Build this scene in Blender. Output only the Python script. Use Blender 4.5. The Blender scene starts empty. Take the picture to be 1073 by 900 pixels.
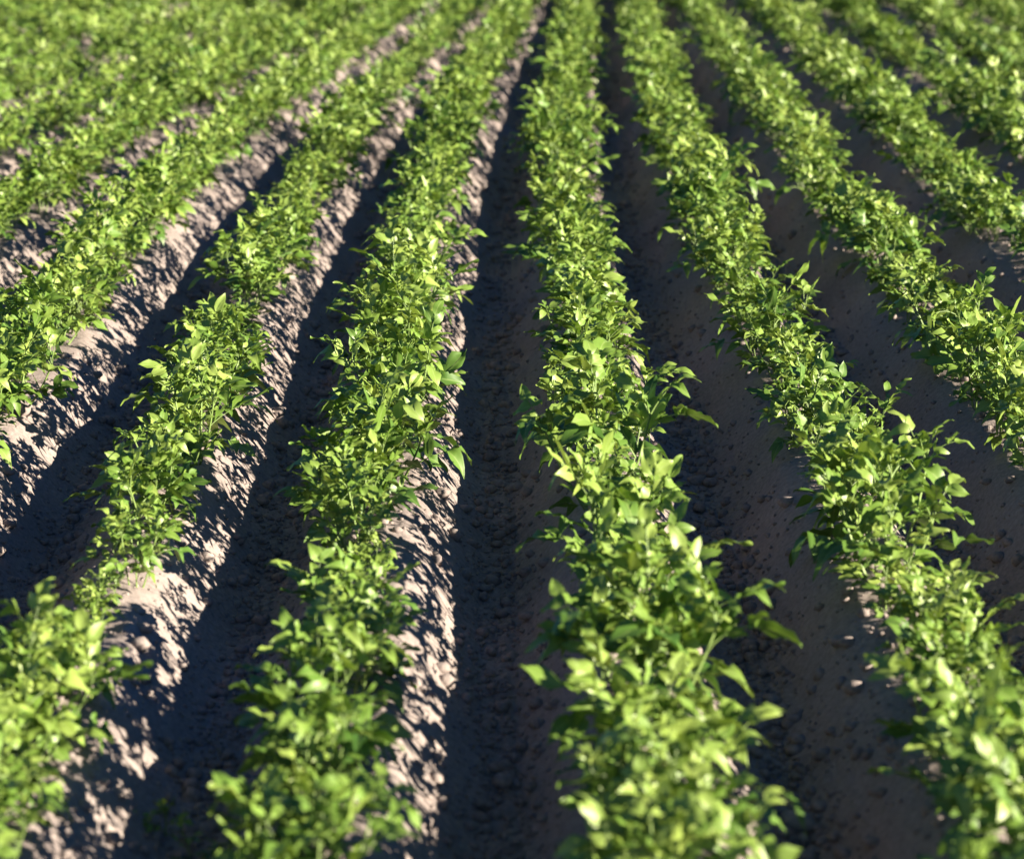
import bpy, math, random
import numpy as np
from mathutils import Vector, Matrix

random.seed(7)
rng = np.random.default_rng(11)
S = 0.75           # row spacing
RH = 0.25          # ridge height
scene = bpy.context.scene

# ------------------------------------------------------------------ noise
_T = {}
def vnoise(x, y, seed):
    if seed not in _T:
        _T[seed] = np.random.default_rng(seed).random((256, 256))
    t = _T[seed]
    xi = np.floor(x).astype(np.int64); yi = np.floor(y).astype(np.int64)
    fx = x - xi; fy = y - yi
    fx = fx*fx*(3-2*fx); fy = fy*fy*(3-2*fy)
    a = t[xi & 255, yi & 255]; b = t[(xi+1) & 255, yi & 255]
    c = t[xi & 255, (yi+1) & 255]; d = t[(xi+1) & 255, (yi+1) & 255]
    return (a*(1-fx)+b*fx)*(1-fy)+(c*(1-fx)+d*fx)*fy*1.0 - 0.5

def sstep(a, b, x):
    t = np.clip((x-a)/(b-a), 0, 1)
    return t*t*(3-2*t)

def bend(u, d):
    """gentle curve of the rows to the right in the distance"""
    q = np.clip((d-12.5)/9.0, 0, None)
    a = 0.50*np.where(q < 1, q**1.6, 1+1.6*(q-1))
    a = np.minimum(a, 3.0)
    f = np.clip(0.55-0.2*u, 0.2, 1.3)
    return a*f

def ground_h(u, d, fine=True):
    w = u + 0.05*vnoise(d*0.9, np.floor(u/S)*7.3+3.1, 1)
    fr = w/S - np.floor(w/S)            # 0..1, ridge centre at 0.5
    x = np.abs(fr-0.5)*S                # distance from ridge centre
    x = x + 0.035*vnoise(u*4.0, d*2.2, 2)
    prof = 1.0 - sstep(0.07, 0.34, x)
    prof = 0.72*prof + 0.28*(1-np.clip(x/0.365, 0, 1))
    h = RH*prof*(1+0.2*vnoise(d*1.3, np.floor(w/S)*5.7, 3))
    if fine:
        ridge = 0.35+0.65*prof
        h = h + 0.026*vnoise(u*7, d*7, 4)*ridge
        h = h + 0.010*vnoise(u*17, d*17, 5)*ridge
        n = vnoise(u*34, d*34, 6)
        h = h + 0.008*np.abs(n)*2*0.6
        h = h + 0.006*vnoise(u*70, d*70, 8)
        c = vnoise(u*24+5, d*24, 9)
        h = h + 0.014*np.clip(c-0.17, 0, 1)*2
        # faint lines left along the row by the ridging tool
        h = h + 0.014*vnoise(u*38, d*1.6, 12)*np.clip(1.0-1.3*prof, 0.1, 1)
        # rolled tread marks across the furrow bottom
        h = h + 0.010*np.sin(d*52+18*np.abs(fr-.5)+2*vnoise(u*3, d*2, 14))*np.clip(1-prof*4.0, 0, 1)*(0.6+vnoise(u*2, d*1.5, 15))
    fade = (1-sstep(60, 110, d))*(1-sstep(16, 26, np.abs(u)))*sstep(-25, -8, d)
    return h*fade + 0.1*(1-fade)

# ------------------------------------------------------------------ ground sheet
def seg(a, b, s):
    return np.arange(a, b-1e-6, s)
pos = np.concatenate([seg(0, 1.7, .009), seg(1.7, 3.2, .014), seg(3.2, 7, .028), seg(7, 16, .06),
                      16*1.25**np.arange(0, 15)])
us = np.concatenate([-pos[::-1][:-1], pos])
ds = [-300., -200, -120, -80, -50, -30, -20, -12, -8]
v = -5.0
while v < 4.0:
    ds.append(v); v += 0.12
while v < 60:
    ds.append(v); v += max(0.012, 0.0028*v)
while v < 450:
    ds.append(v); v *= 1.05
ds = np.array(ds)
U, D = np.meshgrid(us, ds)
H = ground_h(U, D)
X = U + bend(U, D)
n_r, n_c = U.shape
co = np.stack([X, D, H], -1).reshape(-1, 3).astype(np.float32)
idx = np.arange(n_r*n_c).reshape(n_r, n_c)
quads = np.stack([idx[:-1, :-1], idx[:-1, 1:], idx[1:, 1:], idx[1:, :-1]], -1).reshape(-1, 4)

def np_mesh(name, co, faces, smooth=True):
    me = bpy.data.meshes.new(name)
    k = faces.shape[1]
    me.vertices.add(len(co)); me.vertices.foreach_set("co", np.ascontiguousarray(co, dtype=np.float32).ravel())
    me.loops.add(faces.size); me.loops.foreach_set("vertex_index", np.ascontiguousarray(faces, dtype=np.int32).ravel())
    me.polygons.add(len(faces))
    me.polygons.foreach_set("loop_start", np.arange(0, faces.size, k, dtype=np.int32))
    me.polygons.foreach_set("loop_total", np.full(len(faces), k, dtype=np.int32))
    me.polygons.foreach_set("use_smooth", np.full(len(faces), smooth, dtype=bool))
    me.update(); me.validate()
    return me

def add_obj(name, me, mat=None):
    o = bpy.data.objects.new(name, me)
    scene.collection.objects.link(o)
    if mat: me.materials.append(mat)
    return o

# ------------------------------------------------------------------ materials
def soil_material():
    m = bpy.data.materials.new("dry_soil"); m.use_nodes = True
    nt = m.node_tree; N = nt.nodes; L = nt.links
    b = N["Principled BSDF"]; b.inputs["Roughness"].default_value = 0.95
    b.inputs["Specular IOR Level"].default_value = 0.1
    tc = N.new("ShaderNodeTexCoord")
    def noise(sc, det, rough=0.6):
        n = N.new("ShaderNodeTexNoise"); n.inputs["Scale"].default_value = sc
        n.inputs["Detail"].default_value = det; n.inputs["Roughness"].default_value = rough
        L.new(tc.outputs["Object"], n.inputs["Vector"]); return n
    n1 = noise(1.7, 2); n2 = noise(55, 5, .75)
    r1 = N.new("ShaderNodeValToRGB")
    r1.color_ramp.elements[0].position = 0.3; r1.color_ramp.elements[0].color = (0.215, 0.18, 0.178, 1)
    r1.color_ramp.elements[1].position = 0.72; r1.color_ramp.elements[1].color = (0.45, 0.38, 0.35, 1)
    L.new(n2.outputs["Fac"], r1.inputs["Fac"])
    mx = N.new("ShaderNodeMix"); mx.data_type = 'RGBA'; mx.blend_type = 'MULTIPLY'
    mx.inputs[0].default_value = 0.6
    r2 = N.new("ShaderNodeValToRGB")
    r2.color_ramp.elements[0].position = 0.3; r2.color_ramp.elements[0].color = (0.66, 0.64, 0.64, 1)
    r2.color_ramp.elements[1].position = 0.7; r2.color_ramp.elements[1].color = (1, 1, 1, 1)
    L.new(n1.outputs["Fac"], r2.inputs["Fac"])
    L.new(r1.outputs["Color"], mx.inputs[6]); L.new(r2.outputs["Color"], mx.inputs[7])
    L.new(mx.outputs[2], b.inputs["Base Color"])
    b2 = N.new("ShaderNodeBump"); b2.inputs["Distance"].default_value = 0.008; b2.inputs["Strength"].default_value = 0.5
    L.new(n2.outputs["Fac"], b2.inputs["Height"])
    L.new(b2.outputs["Normal"], b.inputs["Normal"])
    return m

def leaf_material():
    m = bpy.data.materials.new("potato_leaf"); m.use_nodes = True
    nt = m.node_tree; N = nt.nodes; L = nt.links
    b = N["Principled BSDF"]
    at = N.new("ShaderNodeAttribute"); at.attribute_name = "tint"
    oi = N.new("ShaderNodeObjectInfo")
    add = N.new("ShaderNodeMath"); add.operation = 'MULTIPLY_ADD'
    L.new(oi.outputs["Random"], add.inputs[0]); add.inputs[1].default_value = 0.25
    L.new(at.outputs["Fac"], add.inputs[2])
    ml = N.new("ShaderNodeMath"); ml.operation = 'MULTIPLY'; ml.inputs[1].default_value = 0.7
    L.new(add.outputs[0], ml.inputs[0])
    r = N.new("ShaderNodeValToRGB")
    e = r.color_ramp.elements
    e[0].position = 0.2; e[0].color = (0.058, 0.145, 0.022, 1)
    e[1].position = 1.0; e[1].color = (0.32, 0.42, 0.09, 1)
    k = r.color_ramp.elements.new(0.6); k.color = (0.165, 0.28, 0.042, 1)
    L.new(ml.outputs[0], r.inputs["Fac"])
    uv = N.new("ShaderNodeUVMap"); uv.uv_map = "UVMap"
    sp = N.new("ShaderNodeSeparateXYZ"); L.new(uv.outputs["UV"], sp.inputs[0])
    sb = N.new("ShaderNodeMath"); sb.operation = 'SUBTRACT'; L.new(sp.outputs[0], sb.inputs[0]); sb.inputs[1].default_value = 0.5
    ab = N.new("ShaderNodeMath"); ab.operation = 'ABSOLUTE'; L.new(sb.outputs[0], ab.inputs[0])
    mr = N.new("ShaderNodeMapRange"); mr.inputs[1].default_value = 0.0; mr.inputs[2].default_value = 0.07
    mr.inputs[3].default_value = 0.5; mr.inputs[4].default_value = 0.0
    L.new(ab.outputs[0], mr.inputs[0])
    mx = N.new("ShaderNodeMix"); mx.data_type = 'RGBA'
    L.new(mr.outputs[0], mx.inputs[0]); L.new(r.outputs["Color"], mx.inputs[6]); mx.inputs[7].default_value = (0.34, 0.43, 0.15, 1)
    L.new(mx.outputs[2], b.inputs["Base Color"])
    b.inputs["Roughness"].default_value = 0.46
    b.inputs["Specular IOR Level"].default_value = 0.6
    tr = N.new("ShaderNodeBsdfTranslucent")
    hs = N.new("ShaderNodeHueSaturation"); hs.inputs["Value"].default_value = 1.1; hs.inputs["Saturation"].default_value = 1.1
    hs.inputs["Hue"].default_value = 0.49
    L.new(mx.outputs[2], hs.inputs["Color"]); L.new(hs.outputs["Color"], tr.inputs["Color"])
    ms = N.new("ShaderNodeMixShader"); ms.inputs[0].default_value = 0.2
    L.new(b.outputs[0], ms.inputs[1]); L.new(tr.outputs[0], ms.inputs[2])
    L.new(ms.outputs[0], N["Material Output"].inputs["Surface"])
    return m

def simple(name, col, rough=0.6):
    m = bpy.data.materials.new(name); m.use_nodes = True
    nt = m.node_tree; b = nt.nodes["Principled BSDF"]
    n = nt.nodes.new("ShaderNodeTexNoise"); n.inputs["Scale"].default_value = 30; n.inputs["Detail"].default_value = 2
    r = nt.nodes.new("ShaderNodeValToRGB")
    r.color_ramp.elements[0].color = (col[0]*.7, col[1]*.7, col[2]*.7, 1)
    r.color_ramp.elements[1].color = (col[0]*1.3, col[1]*1.3, col[2]*1.3, 1)
    tc = nt.nodes.new("ShaderNodeTexCoord"); nt.links.new(tc.outputs["Object"], n.inputs["Vector"])
    nt.links.new(n.outputs["Fac"], r.inputs["Fac"]); nt.links.new(r.outputs["Color"], b.inputs["Base Color"])
    b.inputs["Roughness"].default_value = rough
    return m

soil = soil_material(); leafm = leaf_material()
stemm = simple("potato_stem", (0.19, 0.28, 0.08), 0.5)
stonem = simple("stone", (0.27, 0.25, 0.24), 0.85)

add_obj("ploughed_field_ground", np_mesh("ground", co, quads), soil)

# ------------------------------------------------------------------ clods
def ico():
    p = (1+5**.5)/2
    vv = np.array([(-1,p,0),(1,p,0),(-1,-p,0),(1,-p,0),(0,-1,p),(0,1,p),(0,-1,-p),(0,1,-p),(p,0,-1),(p,0,1),(-p,0,-1),(-p,0,1)], float)
    vv /= np.linalg.norm(vv[0])
    ff = np.array([(0,11,5),(0,5,1),(0,1,7),(0,7,10),(0,10,11),(1,5,9),(5,11,4),(11,10,2),(10,7,6),(7,1,8),
                   (3,9,4),(3,4,2),(3,2,6),(3,6,8),(3,8,9),(4,9,5),(2,4,11),(6,2,10),(8,6,7),(9,8,1)])
    return vv, ff
iv, iff = ico()
nC = 70000
dd = 4.2*np.exp(rng.random(nC)*math.log(24/4.2))
uu = (rng.random(nC)*2-1)*(0.35*dd+0.9)
near = np.round(uu/S)*S
sel = rng.random(nC) < 0.6
uu = np.where(sel, near+rng.normal(0, 0.06, nC), uu)
sz = 0.0025+0.0048*rng.random(nC)**1 + 0.020*rng.random(nC)**10
sz *= 1+0.02*dd
gh = ground_h(uu, dd)
cx = uu + bend(uu, dd)
scl = sz[:, None]*(0.7+0.6*rng.random((nC, 3))); scl[:, 2] *= 0.75
V = iv[None]*(0.75+0.5*rng.random((nC, 12, 1)))*scl[:, None, :]
ang = rng.random(nC)*6.283; ca, sa = np.cos(ang), np.sin(ang)
Vx = V[..., 0]*ca[:, None]-V[..., 1]*sa[:, None]; Vy = V[..., 0]*sa[:, None]+V[..., 1]*ca[:, None]
V = np.stack([Vx+cx[:, None], Vy+dd[:, None], V[..., 2]+(gh+sz*0.25)[:, None]], -1).reshape(-1, 3)
F = (iff[None]+(np.arange(nC)*12)[:, None, None]).reshape(-1, 3)
add_obj("soil_clods", np_mesh("soil_clods", V, F), soil)

# ------------------------------------------------------------------ potato plant
LT = np.array([0, .12, .32, .54, .77, .92, 1.0])
LW = np.array([.05, .62, 1.0, .90, .52, .20, .02])
LX = np.array([-1, -.55, 0, .55, 1.0])
def build_plant(seed, small=False):
    R = random.Random(seed)
    verts = []; faces = []; tint = []; uvs = []; matid = []
    def leaflet(base, T, Nn, L, W, tn):
        T = T.normalized(); Sd = T.cross(Nn).normalized(); Nn = Sd.cross(T).normalized()
        fold = R.uniform(0.1, 0.8); curl = R.uniform(-.1, 1.2); wav = R.uniform(.05, .18); ph = R.uniform(0, 6.28)
        side = R.uniform(-.25, .25); off = len(verts)
        for i, t in enumerate(LT):
            for j, x in enumerate(LX):
                wx = x*LW[i]*W*0.5*(1+R.uniform(-.08, .08))
                z = fold*abs(wx) - curl*L*t*t*0.6 - 0.45*fold*(abs(x)**3)*LW[i]*W*0.5
                z += wav*W*math.sin(ph+t*9+(x > 0)*2.0)*abs(x)
                if abs(x) < .8 and abs(x) > .1: z += 0.06*W*math.sin(t*22+ph)
                p = base + T*(L*t*(1-.2*abs(curl)*t)) + Sd*(wx+side*L*t*t) + Nn*z
                verts.append(p); tint.append(tn); uvs.append((x*.5+.5, t))
        for i in range(len(LT)-1):
            for j in range(4):
                a = off+i*5+j
                faces.append((a, a+1, a+6, a+5)); matid.append(0)
    def tube(pts, r0, r1, tn):
        off = len(verts); n = len(pts)
        for i, p in enumerate(pts):
            T = (pts[min(i+1, n-1)]-pts[max(i-1, 0)]).normalized()
            a = T.orthogonal().normalized(); b = T.cross(a)
            r = r0+(r1-r0)*i/(n-1)
            for k in range(3):
                q = k*math.pi*2/3
                verts.append(p+a*math.cos(q)*r+b*math.sin(q)*r); tint.append(tn); uvs.append((.5, .5))
        for i in range(n-1):
            for k in range(3):
                a = off+i*3+k; b2 = off+i*3+(k+1) % 3
                faces.append((a, b2, b2+3, a+3)); matid.append(1)
    def compound(base, az, el, L, tn, droop):
        pts = []; p = base.copy(); n = 6; tw = R.uniform(-.3, .3)
        for i in range(n):
            pts.append(p.copy())
            e = el - droop*(i/(n-1))
            a = az + tw*i/(n-1)
            p = p + Vector((math.cos(a)*math.cos(e), math.sin(a)*math.cos(e), math.sin(e)))*(L/(n-1))
        tube(pts, .0026, .0012, tn)
        roll = R.uniform(-.6, .6)
        def frame(i):
            T = (pts[min(i+1, n-1)]-pts[max(i-1, 0)]).normalized()
            sd = T.cross(Vector((0, 0, 1)))
            if sd.length < .05: sd = Vector((math.sin(az), -math.cos(az), 0))
            sd.normalize(); Nn = sd.cross(T).normalized()
            q = Matrix.Rotation(roll, 3, T)
            return T, q @ sd, q @ Nn
        T, sd, Nn = frame(n-1)
        l = L*R.uniform(.56, .76)
        leaflet(pts[-1], T, Nn+sd*R.uniform(-.2, .2), l, l*R.uniform(.45, .58), tn+R.uniform(-.05, .05))
        for i, sc in ((4, .60), (2, .44)):
            T, sd, Nn = frame(i)
            for s in (-1, 1):
                if R.random() < .1: continue
                spread = R.uniform(.55, 1.05)
                d = T*math.cos(spread)+sd*s*math.sin(spread)+Nn*R.uniform(-.3, .45)
                l = L*sc*R.uniform(.8, 1.2)
                leaflet(pts[i], d, Nn+sd*R.uniform(-.4, .4)+T*R.uniform(-.3, .3), l, l*R.uniform(.45, .60), tn+R.uniform(-.15, .15))
    ns = R.randint(4, 5) if not small else 2
    a0 = R.uniform(0, 6.28)
    for s in range(ns):
        az = a0+s*6.283/ns+R.uniform(-.5, .5)
        lean = R.uniform(.15, .85) if s else R.uniform(0, .2)
        Lh = R.uniform(.11, .25)*(1 if not small else .5)
        p = Vector((math.cos(az)*.025, math.sin(az)*.025, -.03)); pts = []
        n = 6
        for i in range(n):
            pts.append(p.copy())
            th = lean*(1-.45*i/(n-1))
            p = p+Vector((math.cos(az)*math.sin(th), math.sin(az)*math.sin(th), math.cos(th)))*((Lh+.03)/(n-1))
        tube(pts, .0055, .0035, .5)
        la = R.uniform(0, 6.28)
        for i in range(2, n):
            la += 2.4+R.uniform(-.3, .3)
            f = i/(n-1)
            L = R.uniform(.12, .19)*(1-.3*max(0, f-.5)*2)
            if small: L *= .5
            compound(pts[i], la, R.uniform(.25, .85)+.4*f, L, R.uniform(.05, .75)+.45*f, R.uniform(.3, 1.2))
        for k in range(3):
            la += 2.2
            compound(pts[-1], la, R.uniform(.8, 1.35), R.uniform(.07, .11)*(.6 if small else 1), R.uniform(.65, 1.15), R.uniform(.2, .8))
    me = np_mesh("potato_plant_mesh", np.array([v[:] for v in verts]), np.array(faces))
    at = me.attributes.new("tint", 'FLOAT', 'POINT'); at.data.foreach_set("value", np.array(tint, dtype=np.float32))
    uvl = me.uv_layers.new(name="UVMap")
    uva = np.array(uvs, dtype=np.float32)[np.array(faces).ravel()]
    uvl.data.foreach_set("uv", uva.ravel())
    me.materials.append(leafm); me.materials.append(stemm)
    me.polygons.foreach_set("material_index", np.array(matid, dtype=np.int32))
    me.update()
    return me

variants = [build_plant(100+i) for i in range(20)]
smallv = [build_plant(300+i, True) for i in range(3)]

row_scale = {-2: .78, -1: .93, 0: .95, 1: .90, 2: .90, -3: .88}
row_off = {-1: -.03, -2: .02, 1: .01}
# (row, from, to, scale)  thin places in the rows
gaps = [(-2, 6.4, 7.2, .45), (-1, 6.78, 7.25, .42), (0, 8.1, 8.45, .5), (1, 8.2, 8.5, .5), (-2, 8.9, 9.2, .6),
        (0, 7.3, 7.5, .6), (1, 6.5, 6.7, .65)]
PR = random.Random(5)
for k in range(-15, 15):
    parent = bpy.data.objects.new("potato_plant_row", None)
    scene.collection.objects.link(parent)
    d = 3.3+PR.uniform(0, .25)
    j = 0
    while d < 44:
        u = (k+.5)*S+PR.uniform(-.05, .05)+row_off.get(k, 0)
        sc = row_scale.get(k, .91)*PR.uniform(.74, 1.18)
        sc *= 1+.15*math.sin(d*1.3+k*2.1)*math.sin(d*.47+k)
        for g in gaps:
            if g[0] == k and g[1] <= d <= g[2]: sc *= g[3]
        if PR.random() < .09: sc *= .55
        du = np.array([u]); dv = np.array([d])
        z = float(ground_h(du, dv)[0]); x = u+float(bend(du, dv)[0])
        o = bpy.data.objects.new("plant_%d" % j, PR.choice(variants))
        o.location = (x, d, z-.01)
        o.rotation_euler = (PR.uniform(-.2, .2), PR.uniform(-.2, .2), PR.uniform(0, 6.283))
        o.scale = (sc, sc, sc*PR.uniform(1.0, 1.35))
        o.parent = parent
        scene.collection.objects.link(o)
        d += PR.uniform(.20, .32); j += 1

for (u, d) in [(-.83, 5.9), (-.62, 6.85), (-.72, 5.75), (1.5, 8.6), (-1.9, 9.8)]:
    z = float(ground_h(np.array([u]), np.array([d]))[0])
    o = add_obj("weed_seedling", smallv[int(d*7) % 3]); o.location = (u, d, z); o.scale = (.6,)*3
# stone
import bmesh
bm = bmesh.new(); bmesh.ops.create_icosphere(bm, subdivisions=3, radius=1)
for vtx in bm.verts:
    c = vtx.co
    n = math.sin(c.x*3+1)*math.cos(c.y*2.6)*.12+math.sin(c.z*5+c.x*2)*.07
    vtx.co = Vector((c.x*.05, c.y*.04, c.z*.035))*(1+n)
me = bpy.data.meshes.new("stone"); bm.to_mesh(me); bm.free()
for p in me.polygons: p.use_smooth = True
o = add_obj("field_stone", me, stonem)
o.location = (.74, 5.95, float(ground_h(np.array([.74]), np.array([5.95]))[0])+.015)

# ------------------------------------------------------------------ light
el = math.radians(17.5); az = math.radians(109)
sd = Vector((math.cos(el)*math.sin(az), math.cos(el)*math.cos(az), math.sin(el)))
sun = bpy.data.lights.new("sun", 'SUN'); sun.energy = 16.0; sun.angle = math.radians(.5); sun.color = (1, .89, .70)
so = bpy.data.objects.new("sun", sun); scene.collection.objects.link(so)
so.rotation_euler = sd.to_track_quat('Z', 'Y').to_euler(); so.location = sd*20
w = bpy.data.worlds.new("World"); scene.world = w; w.use_nodes = True
nt = w.node_tree; bg = nt.nodes["Background"]
sky = nt.nodes.new("ShaderNodeTexSky"); sky.sky_type = 'NISHITA'; sky.sun_disc = False
sky.sun_elevation = el; sky.sun_rotation = az
sky.ozone_density = 10.0; sky.dust_density = 0.1
nt.links.new(sky.outputs[0], bg.inputs[0]); bg.inputs[1].default_value = 0.10
scene.view_settings.view_transform = 'Standard'; scene.view_settings.look = 'None'; scene.view_settings.exposure = 0

# ------------------------------------------------------------------ camera
cam = bpy.data.cameras.new("camera"); cob = bpy.data.objects.new("camera", cam); scene.collection.objects.link(cob)
fpx = 2700
cam.sensor_width = 36; cam.lens = fpx/1073*36
cam.clip_end = 2000; cam.clip_start = .1
th = math.atan(665/fpx)
cob.location = (0, 0, 2.5)
cob.rotation_euler = (math.pi/2-th, 0, -math.atan(16.5/fpx))
cam.dof.use_dof = True; cam.dof.focus_distance = 9.3; cam.dof.aperture_fstop = 2.7
scene.camera = cob
